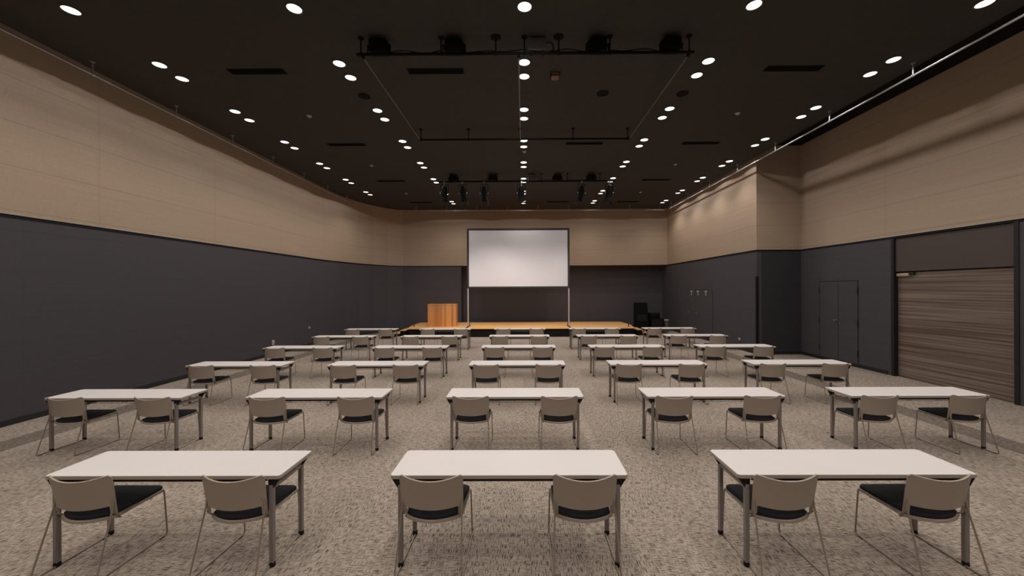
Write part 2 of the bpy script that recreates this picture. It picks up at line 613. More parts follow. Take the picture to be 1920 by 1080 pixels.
hh.xform(Matrix.Translation((XF - 0.012, 10.64, 1.19)) @ Matrix.Rotation(pi, 4, 'Z'))
hh.build('door_handle', M['screwm'], door1, 40)
lk = MB()
lk.lathe([(0.0, 0), (0.018, 0.0), (0.018, 0.012), (0.0, 0.014)], 12, 'x')
lk.xform(Matrix.Translation((XF - 0.012, 10.64, 1.05)) @ Matrix.Rotation(pi, 4, 'Z'))
lk.build('lock', M['screwm'], door1, 40)

# walnut door with its dark over-panel and black jamb
d2 = MB()
d2.box(XF + 0.085, XF + 0.12, DOOR_Y0 + 0.06, DOOR_Y1 - 0.06, 0.01, 2.45, bevel=0.004)
door2 = struct(d2.build('door_2', M['wooddoor']))
op = MB()
op.box(XF + 0.03, XF + 0.12, DOOR_Y0 + 0.06, DOOR_Y1 - 0.06, 2.475, ZT - 0.06, bevel=0.003)
op.build('over_panel', M['panelbr'], door2)
jb = MB()
jb.box(XF - 0.015, XF + 0.12, DOOR_Y1 - 0.06, DOOR_Y1 + 0.01, 0, ZT - 0.055)
jb.box(XF - 0.015, XF + 0.12, DOOR_Y0 - 0.01, DOOR_Y0 + 0.06, 0, ZT - 0.055)
jb.build('jamb', M['jamb'], door2)
dc = MB()
dc.box(XF + 0.02, XF + 0.085, DOOR_Y1 - 0.36, DOOR_Y1 - 0.08, 2.36, 2.43, bevel=0.012)
dcl = dc.build('door_closer', M['brass'], door2, 40)
da = MB()
da.box(XF + 0.03, XF + 0.08, DOOR_Y1 - 0.47, DOOR_Y1 - 0.38, 2.39, 2.44, bevel=0.008)
da.tube([(XF + 0.05, DOOR_Y1 - 0.4, 2.42), (XF + 0.04, DOOR_Y1 - 0.2, 2.445)], 0.008, 8)
da.build('closer_arm', M['jamb'], dcl, 40)

# flush door by the stage on the right wall, with three small closer arms
d3 = MB()
d3.box(XR - 0.012, XR, 16.24, 17.02, 0.02, 2.02, bevel=0.003)
d3.box(XR - 0.012, XR, 14.80, 16.22, 0.02, 2.02, bevel=0.003)
door3 = struct(d3.build('door_3', NV))
g3 = MB()
for a in (17.02, 14.78):
    g3.box(XR - 0.006, XR, a, a + 0.02, 0, 2.04)
g3.box(XR - 0.006, XR, 14.78, 17.04, 2.02, 2.04)
g3.build('door_gap', M['gap'], door3)
for cy in (16.56, 15.96, 15.27):
    c = MB()
    c.box(XR - 0.06, XR - 0.012, cy - 0.085, cy + 0.085, 1.95, 1.99, bevel=0.008)
    c.box(XR - 0.045, XR - 0.012, cy - 0.02, cy + 0.02, 1.80, 1.95, bevel=0.006)
    c.build('door_closer', M['cream'], door3, 40)
for cy in (16.86, 16.14):
    c = MB()
    c.box(XR - 0.03, XR - 0.012, cy - 0.03, cy + 0.03, 0.95, 1.10, bevel=0.006)
    c.tube(bend([(XR - 0.02, cy, 1.05), (XR - 0.06, cy, 1.05), (XR - 0.06, cy - 0.09, 1.05)], 0.015), 0.009, 8)
    c.build('door_handle', M['screwm'], door3, 40)

# ------------------------------------------------------------------ stage
sx0, sx1, sy0, sy1, sz = -5.22, 5.06, 16.5, 19.5, 0.40
outline = [(-5.06, sy0), (4.86, sy0), (5.08, 18.0), (5.00, sy1), (AL + 0.03, sy1), (AL + 0.03, 19.36), (-5.24, 19.36), (-5.26, 18.0)]
stage = thing('stage', 'low wooden platform with pale orange deck and black skirt below the screen', 'stage', (0, 0, 0))
MB().prism(outline, sz - 0.045, sz, bevel=0.006).build('deck', M['stage'], stage)
def inset(pts, d):
    cx = sum(p[0] for p in pts) / len(pts)
    cy = sum(p[1] for p in pts) / len(pts)
    return [(p[0] - d * (1 if p[0] > cx else -1), p[1] - d * (1 if p[1] > cy else -1)) for p in pts]
MB().prism(inset(outline, 0.05), 0.0, sz - 0.045).build('skirt', M['void'], stage)
for sgn, lab, xb in ((-1, 'left', -5.27), (1, 'right', 5.09)):
    st = thing('stage_step', 'two-tread wooden step unit against the %s end of the stage' % lab, 'step', (xb, 17.45, 0), 0, 'steps at the stage ends')
    for k, zt in enumerate((0.267, 0.134)):
        x0 = sgn * (0.005 + 0.26 * k)
        x1 = x0 + sgn * 0.26
        b = MB()
        b.box(min(x0, x1), max(x0, x1), -0.5, 0.5, zt - 0.03, zt, bevel=0.004)
        b.build('tread', M['stage'], st)
        b = MB()
        b.box(min(x0, x1) + 0.01, max(x0, x1) - 0.01, -0.48, 0.48, 0.0, zt - 0.03)
        b.build('riser', M['void'], st)

# wooden lectern desk
lec = thing('lectern', 'wide orange-brown wooden speaker desk on the left of the stage', 'lectern', (-3.69, 17.16, sz))
w2 = 0.64
b = MB(); b.box(-w2 + 0.022, w2 - 0.022, 0.0, 0.022, 0.0, 0.985, bevel=0.002); b.build('front_panel', M['lectern'], lec)
for s in (-1, 1):
    b = MB(); b.box(min(s * w2, s * (w2 - 0.022)), max(s * w2, s * (w2 - 0.022)), -0.004, 0.44, 0.0, 0.985, bevel=0.002)
    b.build('side_panel', M['lectern'], lec)
b = MB()
b.box(-w2 - 0.008, w2 + 0.008, -0.012, 0.47, 0.985, 1.025, bevel=0.006)
b.build('top', M['lectern'], lec)
b = MB(); b.box(-w2 + 0.022, w2 - 0.022, 0.03, 0.42, 0.60, 0.622); b.build('shelf', M['lectern'], lec)

# projection screen on two poles
SY = 17.0
scr = thing('projection_screen', 'large white projection screen with black border on two poles above the stage', 'screen', (-0.205, SY, sz))
hw = 2.305
zb, zt_ = 2.15 - sz, 4.83 - sz
b = MB(); b.box(-hw + 0.08, hw - 0.08, -0.004, 0.006, zb + 0.06, zt_ - 0.08); b.build('cloth', M['screen'], scr)
b = MB()
b.box(-hw, hw, -0.02, 0.03, zt_ - 0.085, zt_, bevel=0.004)
b.box(-hw, hw, -0.02, 0.03, zb, zb + 0.065, bevel=0.004)
b.box(-hw, -hw + 0.085, -0.02, 0.03, zb + 0.065, zt_ - 0.085)
b.box(hw - 0.085, hw, -0.02, 0.03, zb + 0.065, zt_ - 0.085)
b.build('frame', M['frame'], scr)
for s in (-1, 1):
    x = s * (hw - 0.035)
    b = MB(); b.box(x - 0.03, x + 0.03, 0.03, 0.08, 0.03, zb + 0.9, bevel=0.006)
    lg = b.build('leg', M['pole'], scr)
    b = MB(); b.box(x - 0.035, x + 0.035, -0.45, 0.55, 0.0, 0.03, bevel=0.006)
    b.build('foot', M['frame'], lg)
    b = MB(); b.tube([(x, 0.07, 1.3), (x, 0.5, 0.02)], 0.014, 8)
    b.build('brace', M['frame'], lg, 40)

# black equipment at the right of the stage
cab = thing('equipment_cabinet', 'tall black covered cabinet with sloping side standing right of the stage', 'cabinet', (5.62, 18.1, 0))
b = MB()
b.hull8([(-0.28, -0.25, 0.10), (0.33, -0.25, 0.10), (0.33, 0.25, 0.10), (-0.28, 0.25, 0.10)],
        [(-0.28, -0.20, 1.42), (0.26, -0.20, 1.42), (0.26, 0.20, 1.42), (-0.28, 0.20, 1.42)])
bmesh.ops.bevel(b.bm, geom=list(b.bm.edges), offset=0.02, segments=2, affect='EDGES')
b.build('body', M['fix'], cab, 40)
b = MB(); b.box(-0.22, 0.22, -0.265, -0.235, 0.55, 0.86, bevel=0.01); b.build('front_panel', M['black'], cab)
for px in (-0.24, 0.28):
    for py in (-0.2, 0.2):
        b = MB(); b.lathe([(0.05, -0.016), (0.05, 0.016)], 14, 'x', (px, py, 0.05)); b.box(px - 0.025, px + 0.025, py - 0.03, py + 0.03, 0.085, 0.11)
        b.build('caster', M['black'], cab, 40)
rack = thing('equipment_rack', 'low black wheeled equipment rack beside the tall black cabinet', 'rack', (6.30, 18.0, 0))
b = MB(); b.box(-0.29, 0.32, -0.25, 0.25, 0.10, 0.68, bevel=0.02); b.build('body', M['fix'], rack, 40)
b = MB(); b.box(-0.24, 0.27, -0.265, -0.245, 0.18, 0.62, bevel=0.006); b.build('door_panel', M['black'], rack)
for px in (-0.24, 0.27):
    for py in (-0.2, 0.2):
        b = MB(); b.lathe([(0.05, -0.016), (0.05, 0.016)], 14, 'x', (px, py, 0.05)); b.box(px - 0.025, px + 0.025, py - 0.03, py + 0.03, 0.085, 0.11)
        b.build('caster', M['black'], rack, 40)
case = thing('equipment_case', 'small black case lying on top of the low black rack', 'case', (6.20, 18.0, 0.68))
b = MB(); b.box(-0.20, 0.24, -0.2, 0.2, 0.0, 0.26, bevel=0.03); b.build('body', M['fix'], case, 40)
b = MB(); b.tube(bend([(-0.09, -0.2, 0.15), (-0.09, -0.24, 0.15), (0.11, -0.24, 0.15), (0.11, -0.2, 0.15)], 0.02), 0.01, 8); b.build('handle', M['black'], case, 40)
can = thing('waste_bin', 'small grey cylindrical bin between the low black rack and the right wall', 'bin', (6.80, 18.0, 0))
b = MB(); b.lathe([(0.0, 0.0), (0.10, 0.0), (0.115, 0.5), (0.12, 0.6), (0.105, 0.6), (0.10, 0.5), (0.0, 0.48)], 20); b.build('body', M['greybox'], can, 40)
b = MB(); b.lathe([(0.122, 0.585), (0.128, 0.6), (0.122, 0.615), (0.104, 0.61), (0.104, 0.59), (0.122, 0.585)], 20); b.build('rim', M['cream'], can, 40)
for px, py, side in ((4.72, 16.95, 'right'), (-5.0, 17.3, 'left')):
    mic = thing('floor_socket_post', 'tiny black connector post standing at the %s front edge of the stage' % side, 'connector', (px, py, sz), 0, 'connector posts on the stage')
    b = MB()
    b.lathe([(0.0, 0), (0.05, 0), (0.05, 0.015), (0.018, 0.02), (0.018, 0.09), (0.028, 0.1), (0.028, 0.13), (0.0, 0.135)], 14)
    b.build('post', M['black'], mic, 40)

# ------------------------------------------------------------------ folding tables
TW, TD, TZ = 1.80, 0.45, 0.70
COLX = [-5.378, -2.744, -0.1125, 2.5115, 5.147]
ROWY = [2.849, 4.914, 6.976, 9.054, 11.162, 13.197]
ROW_NAME = ['sixth row from the stage', 'fifth row from the stage', 'fourth row from the stage', 'third row from the stage', 'second row from the stage', 'first row from the stage']
COL_NAME = ['leftmost column', 'second column from left', 'middle column', 'second column from right', 'rightmost column']

def make_table():
    t = thing('folding_table', '', 'table', (0, 0, 0), 0, 'white folding tables in six rows')
    o = rounded_rect(-TW / 2, TW / 2, 0, TD, 0.028, 5)
    i = rounded_rect(-TW / 2 + 0.003, TW / 2 - 0.003, 0.003, TD - 0.003, 0.025, 5)
    MB().prism(i, TZ - 0.028, TZ, bevel=0.002).build('tabletop', M['white'], t)
    MB().ring_prism(o, i, TZ - 0.027, TZ - 0.0025).build('edge_band', M['edge'], t)
    b = MB()
    b.box(-0.78, 0.78, 0.012, 0.040, TZ - 0.050, TZ - 0.028)
    b.box(-0.80, 0.80, TD - 0.040, TD - 0.012, TZ - 0.050, TZ - 0.028)
    b.build('support_beam', M['black'], t)
    for s in (-1, 1):
        x = s * 0.825
        b = MB()
        b.box(x - 0.015, x + 0.015, 0.045, TD - 0.07, TZ - 0.115, TZ - 0.08, bevel=0.005)
        b.build('leg_rail', M['leg'], t)
        for y, ya in ((0.025, 1), (TD - 0.05, -1)):
            b = MB()
            b.box(x - 0.017, x + 0.017, y - 0.017, y + 0.017, 0.03, TZ - 0.075, bevel=0.006)
            lg = b.build('leg', M['leg'], t)
            b = MB()
            b.lathe([(0.0, 0.0), (0.02, 0.0), (0.022, 0.006), (0.022, 0.022), (0.019, 0.034), (0.0, 0.036)], 14, 'z', (x, y, 0))
            b.build('foot_cap', M['black'], lg, 40)
            b = MB()
            # folding bracket: a black wedge that widens towards the table end
            xo = x + s * 0.062
            xi = x - s * 0.02
            b.hull8([(xi, y - 0.014, TZ - 0.108), (x + s * 0.012, y - 0.014, TZ - 0.108), (x + s * 0.012, y + 0.014, TZ - 0.108), (xi, y + 0.014, TZ - 0.108)],
                    [(xi, y - 0.014, TZ - 0.029), (xo, y - 0.014, TZ - 0.029), (xo, y + 0.014, TZ - 0.029), (xi, y + 0.014, TZ - 0.029)])
            b.build('hinge_bracket', M['black'], t)
    b = MB()
    zz = TZ - 0.10
    for y in (0.13, 0.19, 0.25, 0.31, 0.37):
        b.tube([(-0.79, y, zz), (0.79, y, zz)], 0.003, 6)
    for x in (-0.79, -0.4, 0.0, 0.4, 0.79):
        b.tube(bend([(x, 0.13, TZ - 0.03), (x, 0.13, zz - 0.004), (x, 0.37, zz - 0.004), (x, 0.37, TZ - 0.03)], 0.02), 0.003, 6)
    b.build('wire_shelf', M['leg'], t, 40)
    return t

def make_chair():
    """origin on the floor under the backrest, facing +y (towards the table)"""
    t = thing('stacking_chair', '', 'chair', (0, 0, 0), 0, 'taupe chairs at the folding tables')
    # backrest: curved in plan, top edge dipping in the middle, narrow side tabs running down
    b = MB()
    nu, nv = 28, 12
    hw_ = 0.234
    def back_pt(u, v):
        zt = 0.735 - 0.034 * (1 - abs(u) ** 2.2)
        zb_ = 0.485 - 0.012 * (1 - u * u)
        # round the top and bottom corners
        e = max(0.0, abs(u) - 0.90) / 0.10
        zt -= 0.022 * e ** 2
        zb_ += 0.006 * e ** 2
        z = zb_ + (zt - zb_) * v
        lean = (z - 0.48) / 0.25
        x = u * (hw_ - 0.006 * (1 - v))
        y = -0.066 * (1 - u * u) + 0.025 - 0.03 * lean - 0.012 * lean * lean
        return (x, y, z)
    g = [[b.bm.verts.new(back_pt(-1 + 2 * i / nu, j / nv)) for i in range(nu + 1)] for j in range(nv + 1)]
    for j in range(nv):
        for i in range(nu):
            b.bm.faces.new((g[j][i], g[j][i + 1], g[j + 1][i + 1], g[j + 1][i]))
    for side in (0, nu - 2):
        prev = [g[0][side], g[0][side + 1], g[0][side + 2]]
        s = -1 if side == 0 else 1
        for k, z in enumerate((0.465, 0.44, 0.415)):
            cur = []
            for q, pv in enumerate((prev)):
                cur.append(b.bm.verts.new((pv.co.x + (0.002 * s if False else 0), pv.co.y + 0.003, z)))
            for q in range(2):
                b.bm.faces.new((cur[q], cur[q + 1], prev[q + 1], prev[q]))
            prev = cur
    bmesh.ops.recalc_face_normals(b.bm, faces=b.bm.faces)
    bmesh.ops.solidify(b.bm, geom=list(b.bm.faces), thickness=0.011)
    bk = b.build('backrest', M['shell'], t, 35)
    for s in (-1, 1):
        b = MB()
        b.lathe([(0.0, 0.0), (0.0055, 0.0), (0.0045, 0.003), (0.0, 0.004)], 10, 'y')
        b.xform(Matrix.Translation((s * 0.205, -0.008, 0.545)) @ Matrix.Rotation(pi, 4, 'Z'))
        b.build('screw', M['screwm'], bk, 40)
    # seat pan and cushion
    def outline(wf_, wr_, yf, yr, sag, r=0.035, n=6):
        pts = []
        for k in range(n + 1):
            a = pi / 2 * k / n
            pts.append((wf_ - r + r * cos(a), yf - r + r * sin(a)))
        for k in range(n + 1):
            a = pi / 2 + pi / 2 * k / n
            pts.append((-wf_ + r + r * cos(a), yf - r + r * sin(a)))
        m = 14
        for k in range(m + 1):
            x = -wr_ + 2 * wr_ * k / m
            pts.append((x, yr - sag * (1 - (x / wr_) ** 2)))
        return pts
    b = MB()
    b.prism(outline(0.233, 0.212, 0.416, 0.035, 0.075), 0.381, 0.402, bevel=0.006)
    for v in b.bm.verts:
        v.co.z -= 0.012 * (0.41 - v.co.y) / 0.45
    b.build('seat_pan', M['shell'], t, 40)
    b = MB()
    b.prism(outline(0.226, 0.198, 0.411, 0.040, 0.068), 0.402, 0.428, bevel=0.010, seg=3)
    for v in b.bm.verts:      # gentle hollow and slight forward rise
        k = max(0.0, 1 - (v.co.x / 0.21) ** 2)
        if v.co.z > 0.415:
            v.co.z -= 0.008 * k
        v.co.z -= 0.012 * (0.41 - v.co.y) / 0.45
    b.build('seat_cushion', M['cushion'], t, 40)
    # wire sled frame, one loop each side
    for s in (-1, 1):
        p = bend([(s * 0.219, 0.012, 0.60), (s * 0.224, 0.0, 0.47), (s * 0.243, -0.132, 0.0075), (s * 0.243, 0.415, 0.0075), (s * 0.236, 0.392, 0.405), (s * 0.222, 0.05, 0.382), (s * 0.222, 0.005, 0.44)], 0.03, 4)
        b = MB()
        b.tube(p, 0.0062, 8)
        fr = b.build('sled_leg', M['wire'], t, 50)
        for gy in (-0.09, 0.36):
            b = MB()
            b.box(s * 0.243 - 0.009, s * 0.243 + 0.009, gy - 0.02, gy + 0.02, 0.0, 0.007, bevel=0.002)
            b.build('glide', M['black'], fr)
    for yb, zb2 in ((0.30, 0.374), (0.06, 0.366)):
        b = MB()
        b.tube([(-0.222, yb, zb2), (0.222, yb, zb2)], 0.0062, 8)
        b.build('cross_bar', M['wire'], t, 50)
    return t

proto_t = proto_c = None
rc = random.Random(3)
for r in range(6):
    for c in range(5):
        if r == 0 and c in (0, 4):
            continue          # these two tables are outside the photograph
        lab = 'white folding table with grey legs, %s, %s' % (ROW_NAME[r], COL_NAME[c])
        loc = (COLX[c], ROWY[r], 0)
        if proto_t is None:
            proto_t = make_table()
            proto_t.location = loc
            proto_t['label'] = lab
        else:
            copy_thing(proto_t, loc, lab)
        for s, sn in ((-1, 'left'), (1, 'right')):
            lab = 'taupe chair, %s seat of table in %s, %s' % (sn, ROW_NAME[r].replace(' row from the stage', ' row from stage'), COL_NAME[c])
            loc = (COLX[c] + s * 0.572 + rc.uniform(-0.006, 0.006), ROWY[r] - 0.016 + rc.uniform(-0.006, 0.006), 0)
            rz = rc.uniform(-0.015, 0.015)
            if proto_c is None:
                proto_c = make_chair()
                proto_c.location = loc
                proto_c.rotation_euler = (0, 0, rz)
                proto_c['label'] = lab
            else:
                copy_thing(proto_c, loc, lab, rz)

# ------------------------------------------------------------------ ceiling downlights
def lamp_data(name, rgb, power, cone, blend):
    L = bpy.data.lights.new(name, 'SPOT')
    L.energy = power
    L.color = rgb
    L.spot_size = radians(cone)
    L.spot_blend = blend
    L.shadow_soft_size = 0.045
    return L

def make_downlight(kind):
    t = thing('ceiling_downlight', '', 'ceiling light', (0, 0, 0), 0, 'round downlights in the dark ceiling')
    b = MB()
    b.lathe([(0.098, -0.001), (0.116, -0.001), (0.118, -0.006), (0.112, -0.010), (0.100, -0.008), (0.098, -0.001)], 28)
    b.build('trim_ring', M['ring'], t, 50)
    b = MB()
    b.lathe([(0.0, -0.001), (0.098, -0.001), (0.098, -0.003), (0.0, -0.006)], 28)
    b.build('lens', M[kind], t, 50)
    L = bpy.data.objects.new('lamp', lamp_data(kind + '_lamp', *((COOL_RGB, COOL_POWER, COOL_CONE, COOL_BLEND) if kind == 'cool' else (WARM_RGB, WARM_POWER, WARM_CONE, WARM_BLEND))))
    COL.objects.link(L)
    L.parent = t
    L.location = (0, 0, -0.012)
    return t

LX = [-6.50, -3.27, 0.04, 3.32, 6.60]
LCOL = ['leftmost ceiling column', 'second ceiling column from left', 'middle ceiling column', 'second ceiling column from right', 'rightmost ceiling column']
NEAR = {-1: 'single at the top edge', 0: 'nearest pair', 1: 'second nearest pair', 2: 'third nearest pair', 3: 'fourth nearest pair', 4: 'fifth nearest pair', 5: 'sixth nearest pair', 6: 'farthest pair'}
COOLY = [4.97 + 1.78 * k for k in range(-4, 8)]
protos = {}
for i, y in enumerate(COOLY):
    k = i - 5            # 0 = nearest visible pair
    for c, x in enumerate(LX):
        if c == 0 and k == 6:
            continue     # no pair where the left wall curves in
        for kind, dy in (('cool', 0.0), ('warm', 0.45)):
            nm = 'cool white' if kind == 'cool' else 'warm white'
            if k < -1 or (k == -1 and kind == 'cool'):
                lab = '%s round ceiling downlight above the photo\'s top edge, nearer than those in view' % nm
                grp = '%s downlights outside the view' % nm
            elif k == -1:
                lab = 'warm white downlight cut by the top edge, %s' % LCOL[c]
                grp = None
            else:
                lab = '%s downlight of the %s, %s' % (nm, NEAR[k], LCOL[c])
                grp = None
            if kind not in protos:
                protos[kind] = make_downlight(kind)
                protos[kind].location = (x, y + dy, ZC)
                protos[kind]['label'] = lab
                protos[kind]['group'] = grp or 'round downlights in the dark ceiling'
            else:
                copy_thing(protos[kind], (x, y + dy, ZC), lab, None, grp or 'round downlights in the dark ceiling')

# ------------------------------------------------------------------ ceiling slots, speakers, detectors
def make_vent():
    t = thing('slot_diffuser', '', 'air vent', (0, 0, 0), 0, 'black slot diffusers in the ceiling')
    b = MB()
    b.box(-0.5, 0.5, -0.075, 0.075, -0.004, -0.001)
    b.build('backing', M['void'], t)
    b = MB()
    for y in (-0.078, 0.078):
        b.box(-0.515, 0.515, y - 0.007, y + 0.007, -0.012, -0.001)
    for x in (-0.508, 0.508):
        b.box(x - 0.007, x + 0.007, -0.071, 0.071, -0.012, -0.001)
    b.build('frame', M['fix'], t)
    b = MB()
    for y in (-0.035, 0.0, 0.035):
        b.box(-0.5, 0.5, y - 0.004, y + 0.004, -0.014, -0.004)
    b.build('slats', M['fix'], t)
    return t
vp = None
for x, y, d in ((-4.9, 6.97, 'nearest on the left'), (-1.6, 7.0, 'left of the middle lights under the nearest bar'), (5.0, 6.99, 'nearest on the right'),
                (-4.9, 10.52, 'second nearest on the left'), (1.72, 10.53, 'behind the plain bar'), (4.97, 10.56, 'second nearest on the right'),
                (-4.9, 14.06, 'third nearest on the left'), (4.97, 14.11, 'third nearest on the right'),
                (-4.73, 17.58, 'farthest on the left'), (1.65, 17.57, 'farthest near the middle'), (4.91, 17.64, 'farthest on the right')):
    lab = 'black slot air diffuser in the ceiling, ' + d
    if vp is None:
        vp = make_vent()
        vp.location = (x, y, ZC)
        vp['label'] = lab
    else:
        copy_thing(vp, (x, y, ZC), lab)

sp = None
for x, y, lab in ((-3.30, 7.89, 'dark round ceiling speaker grille left of the bar frame'), (3.33, 7.87, 'dark round ceiling speaker grille right of the bar frame'),
                  (1.67, 7.84, 'dark round ceiling speaker grille inside the bar frame')):
    if sp is None:
        sp = thing('ceiling_speaker', lab, 'speaker', (x, y, ZC), 0, 'round speakers in the ceiling')
        b = MB(); b.lathe([(0.115, -0.001), (0.125, -0.001), (0.125, -0.008), (0.115, -0.010), (0.115, -0.001)], 24); b.build('rim', M['fix'], sp, 50)
        b = MB(); b.lathe([(0.0, -0.001), (0.115, -0.001), (0.115, -0.005), (0.0, -0.009)], 24); b.build('grille', M['void'], sp, 50)
    else:
        copy_thing(sp, (x, y, ZC), lab)
dp = None
for x, y, lab in ((-4.95, 8.77, 'small pale ceiling sensor nearest on the left'), (4.98, 8.77, 'small pale ceiling sensor nearest on the right'),
                  (-4.91, 12.30, 'small pale ceiling sensor second nearest on the left'), (4.99, 12.36, 'small pale ceiling sensor second nearest on the right'),
                  (-4.9, 15.9, 'small pale ceiling sensor farthest on the left'), (4.95, 15.9, 'small pale ceiling sensor farthest on the right'),
                  (0.06, 11.13, 'small pale ceiling sensor in the middle light column')):
    if dp is None:
        dp = thing('ceiling_sensor', lab, 'sensor', (x, y, ZC), 0, 'small sensors on the ceiling')
        b = MB(); b.lathe([(0.0, -0.001), (0.055, -0.001), (0.055, -0.012), (0.03, -0.016), (0.0, -0.016)], 18); b.build('base', M['cream'], dp, 50)
        b = MB(); b.lathe([(0.026, -0.016), (0.03, -0.03), (0.02, -0.042), (0.0, -0.045)], 18); b.build('head', M['cream'], dp, 50)
    else:
        copy_thing(dp, (x, y, ZC), lab)
bx = thing('ceiling_box', 'small brown square box on the ceiling right of the middle lights', 'ceiling box', (0.62, 7.13, ZC))
b = MB(); b.box(-0.085, 0.085, -0.085, 0.085, -0.07, -0.001, bevel=0.006); b.build('housing', M['fix'], bx)
b = MB(); b.box(-0.072, 0.072, -0.09, -0.085, -0.062, -0.01); b.box(-0.072, 0.072, -0.075, 0.075, -0.076, -0.07); b.build('cover', M['brownbox'], bx)

# ------------------------------------------------------------------ wall pipes hung from the ceiling
ZP = 5.92
def pipe_run(name, label, p0, p1, stems, axis, r=0.019):
    t = thing(name, label, 'pipe', (p0[0], p0[1], ZP))
    b = MB()
    b.tube([(0, 0, 0), (p1[0] - p0[0], p1[1] - p0[1], 0)], r, 10)
    b.build('pipe', M['pipe'], t, 50)
    for s in stems:
        x, y = (s - p0[0], 0) if axis == 'x' else (0, s - p0[1])
        b = MB()
        b.tube([(x, y, 0.0), (x, y, ZC - ZP - 0.002)], 0.013, 8)
        b.lathe([(0.0, ZC - ZP - 0.012), (0.035, ZC - ZP - 0.012), (0.035, ZC - ZP - 0.001), (0.0, ZC - ZP - 0.001)], 12, 'z', (x, y, 0))
        b.lathe([(r + 0.007, -0.02), (r + 0.007, 0.02)], 10, axis, (x, y, 0))
        b.build('hanger', M['pipe'], t, 50)
    return t
pipe_run('hanging_pipe', 'long grey hanging pipe along the left wall below the ceiling', (-7.58, -3.5), (-7.58, 16.45), [6.64 + 1.61 * k for k in range(-6, 7) if 6.64 + 1.61 * k < 16.4], 'y')
pipe_run('hanging_pipe', 'long bright grey hanging pipe along the right wall below the ceiling', (7.05, -3.5), (7.05, 18.25), [6.85 + 1.86 * k for k in range(-5, 7) if 6.85 + 1.86 * k < 18.3], 'y')
pipe_run('hanging_pipe', 'grey hanging pipe along the back wall above the screen', (-5.35, 18.39), (6.9, 18.39), [-5.19 + 1.483 * k for k in range(9)], 'x')

# ------------------------------------------------------------------ stage lighting bars
ZBAR = 5.885
def bar(name, label, x0, x1, y, stems, flanges=0.05, r=0.022):
    t = thing(name, label, 'lighting bar', ((x0 + x1) / 2, y, ZBAR))
    cx = (x0 + x1) / 2
    b = MB(); b.tube([(x0 - cx, 0, 0), (x1 - cx, 0, 0)], r, 10); b.build('tube', M['darkpipe'], t, 50)
    for sx in stems:
        big = isinstance(sx, tuple)
        x = (sx[0] if big else sx) - cx
        fr = 0.085 if big else flanges
        b = MB()
        top = ZC - ZBAR
        b.tube([(x, 0, 0), (x, 0, top - 0.002)], 0.011, 8)
        b.lathe([(0.0, top - 0.02), (fr * 0.6, top - 0.02), (fr, top - 0.008), (fr, top - 0.001), (0.0, top - 0.001)], 16, 'z', (x, 0, 0))
        b.lathe([(r + 0.008, -0.02), (r + 0.008, 0.02)], 10, 'x', (x, 0, 0))
        b.build('hanger', M['darkpipe'], t, 50)
    return t
bar('lighting_bar', 'nearest black lighting bar hung under the ceiling with floodlights', -2.66, 2.76, 6.07, [-2.59, -1.30, (-0.42,), 0.04, (0.59,), 1.41, 2.68])
bar('lighting_bar', 'plain black ceiling bar closing the far end of the rail frame', -2.62, 2.72, 9.55, [-2.56, -1.36, -0.06, 1.28, 2.66])
bar('lighting_bar', 'farthest black lighting bar carrying the hanging spotlights', -2.95, 3.25, 13.3, [-2.5, -0.9, 0.66, 1.58, 2.72])
for x, lab in ((-2.57, 'thin grey rail on the left side of the ceiling bar frame'), (-0.05, 'thin grey rail in the middle of the ceiling bar frame'), (2.68, 'thin grey rail on the right side of the ceiling bar frame')):
    t = thing('ceiling_rail', lab, 'rail', (x, 6.07, ZBAR), 0, 'rails joining the two near bars')
    b = MB(); b.box(-0.009, 0.009, 0.03, 3.45, -0.03, -0.02); b.box(-0.003, 0.003, 0.03, 3.45, -0.02, 0.0); b.build('rail', M['track'], t)
    for y in (0.03, 3.45):
        b = MB(); b.box(-0.02, 0.02, y - 0.03, y + 0.03, -0.045, 0.03, bevel=0.006); b.build('clamp', M['darkpipe'], t)
# cable looping along the near bar and the far bar
for y, x0, x1, lab in ((6.07, -2.35, 2.45, 'black power cable wound along the nearest lighting bar'), (13.3, -2.6, 2.9, 'black power cable wound along the farthest lighting bar')):
    pts = []
    n = 60
    for k in range(n + 1):
        a = k / n
        pts.append((x0 + (x1 - x0) * a, y + 0.03 * sin(a * 47), ZBAR + 0.036 + 0.012 * sin(a * 31)))
    tag(MB().tube(pts, 0.010, 6).build('power_cable', M['black'], None, 60), lab, 'cable')

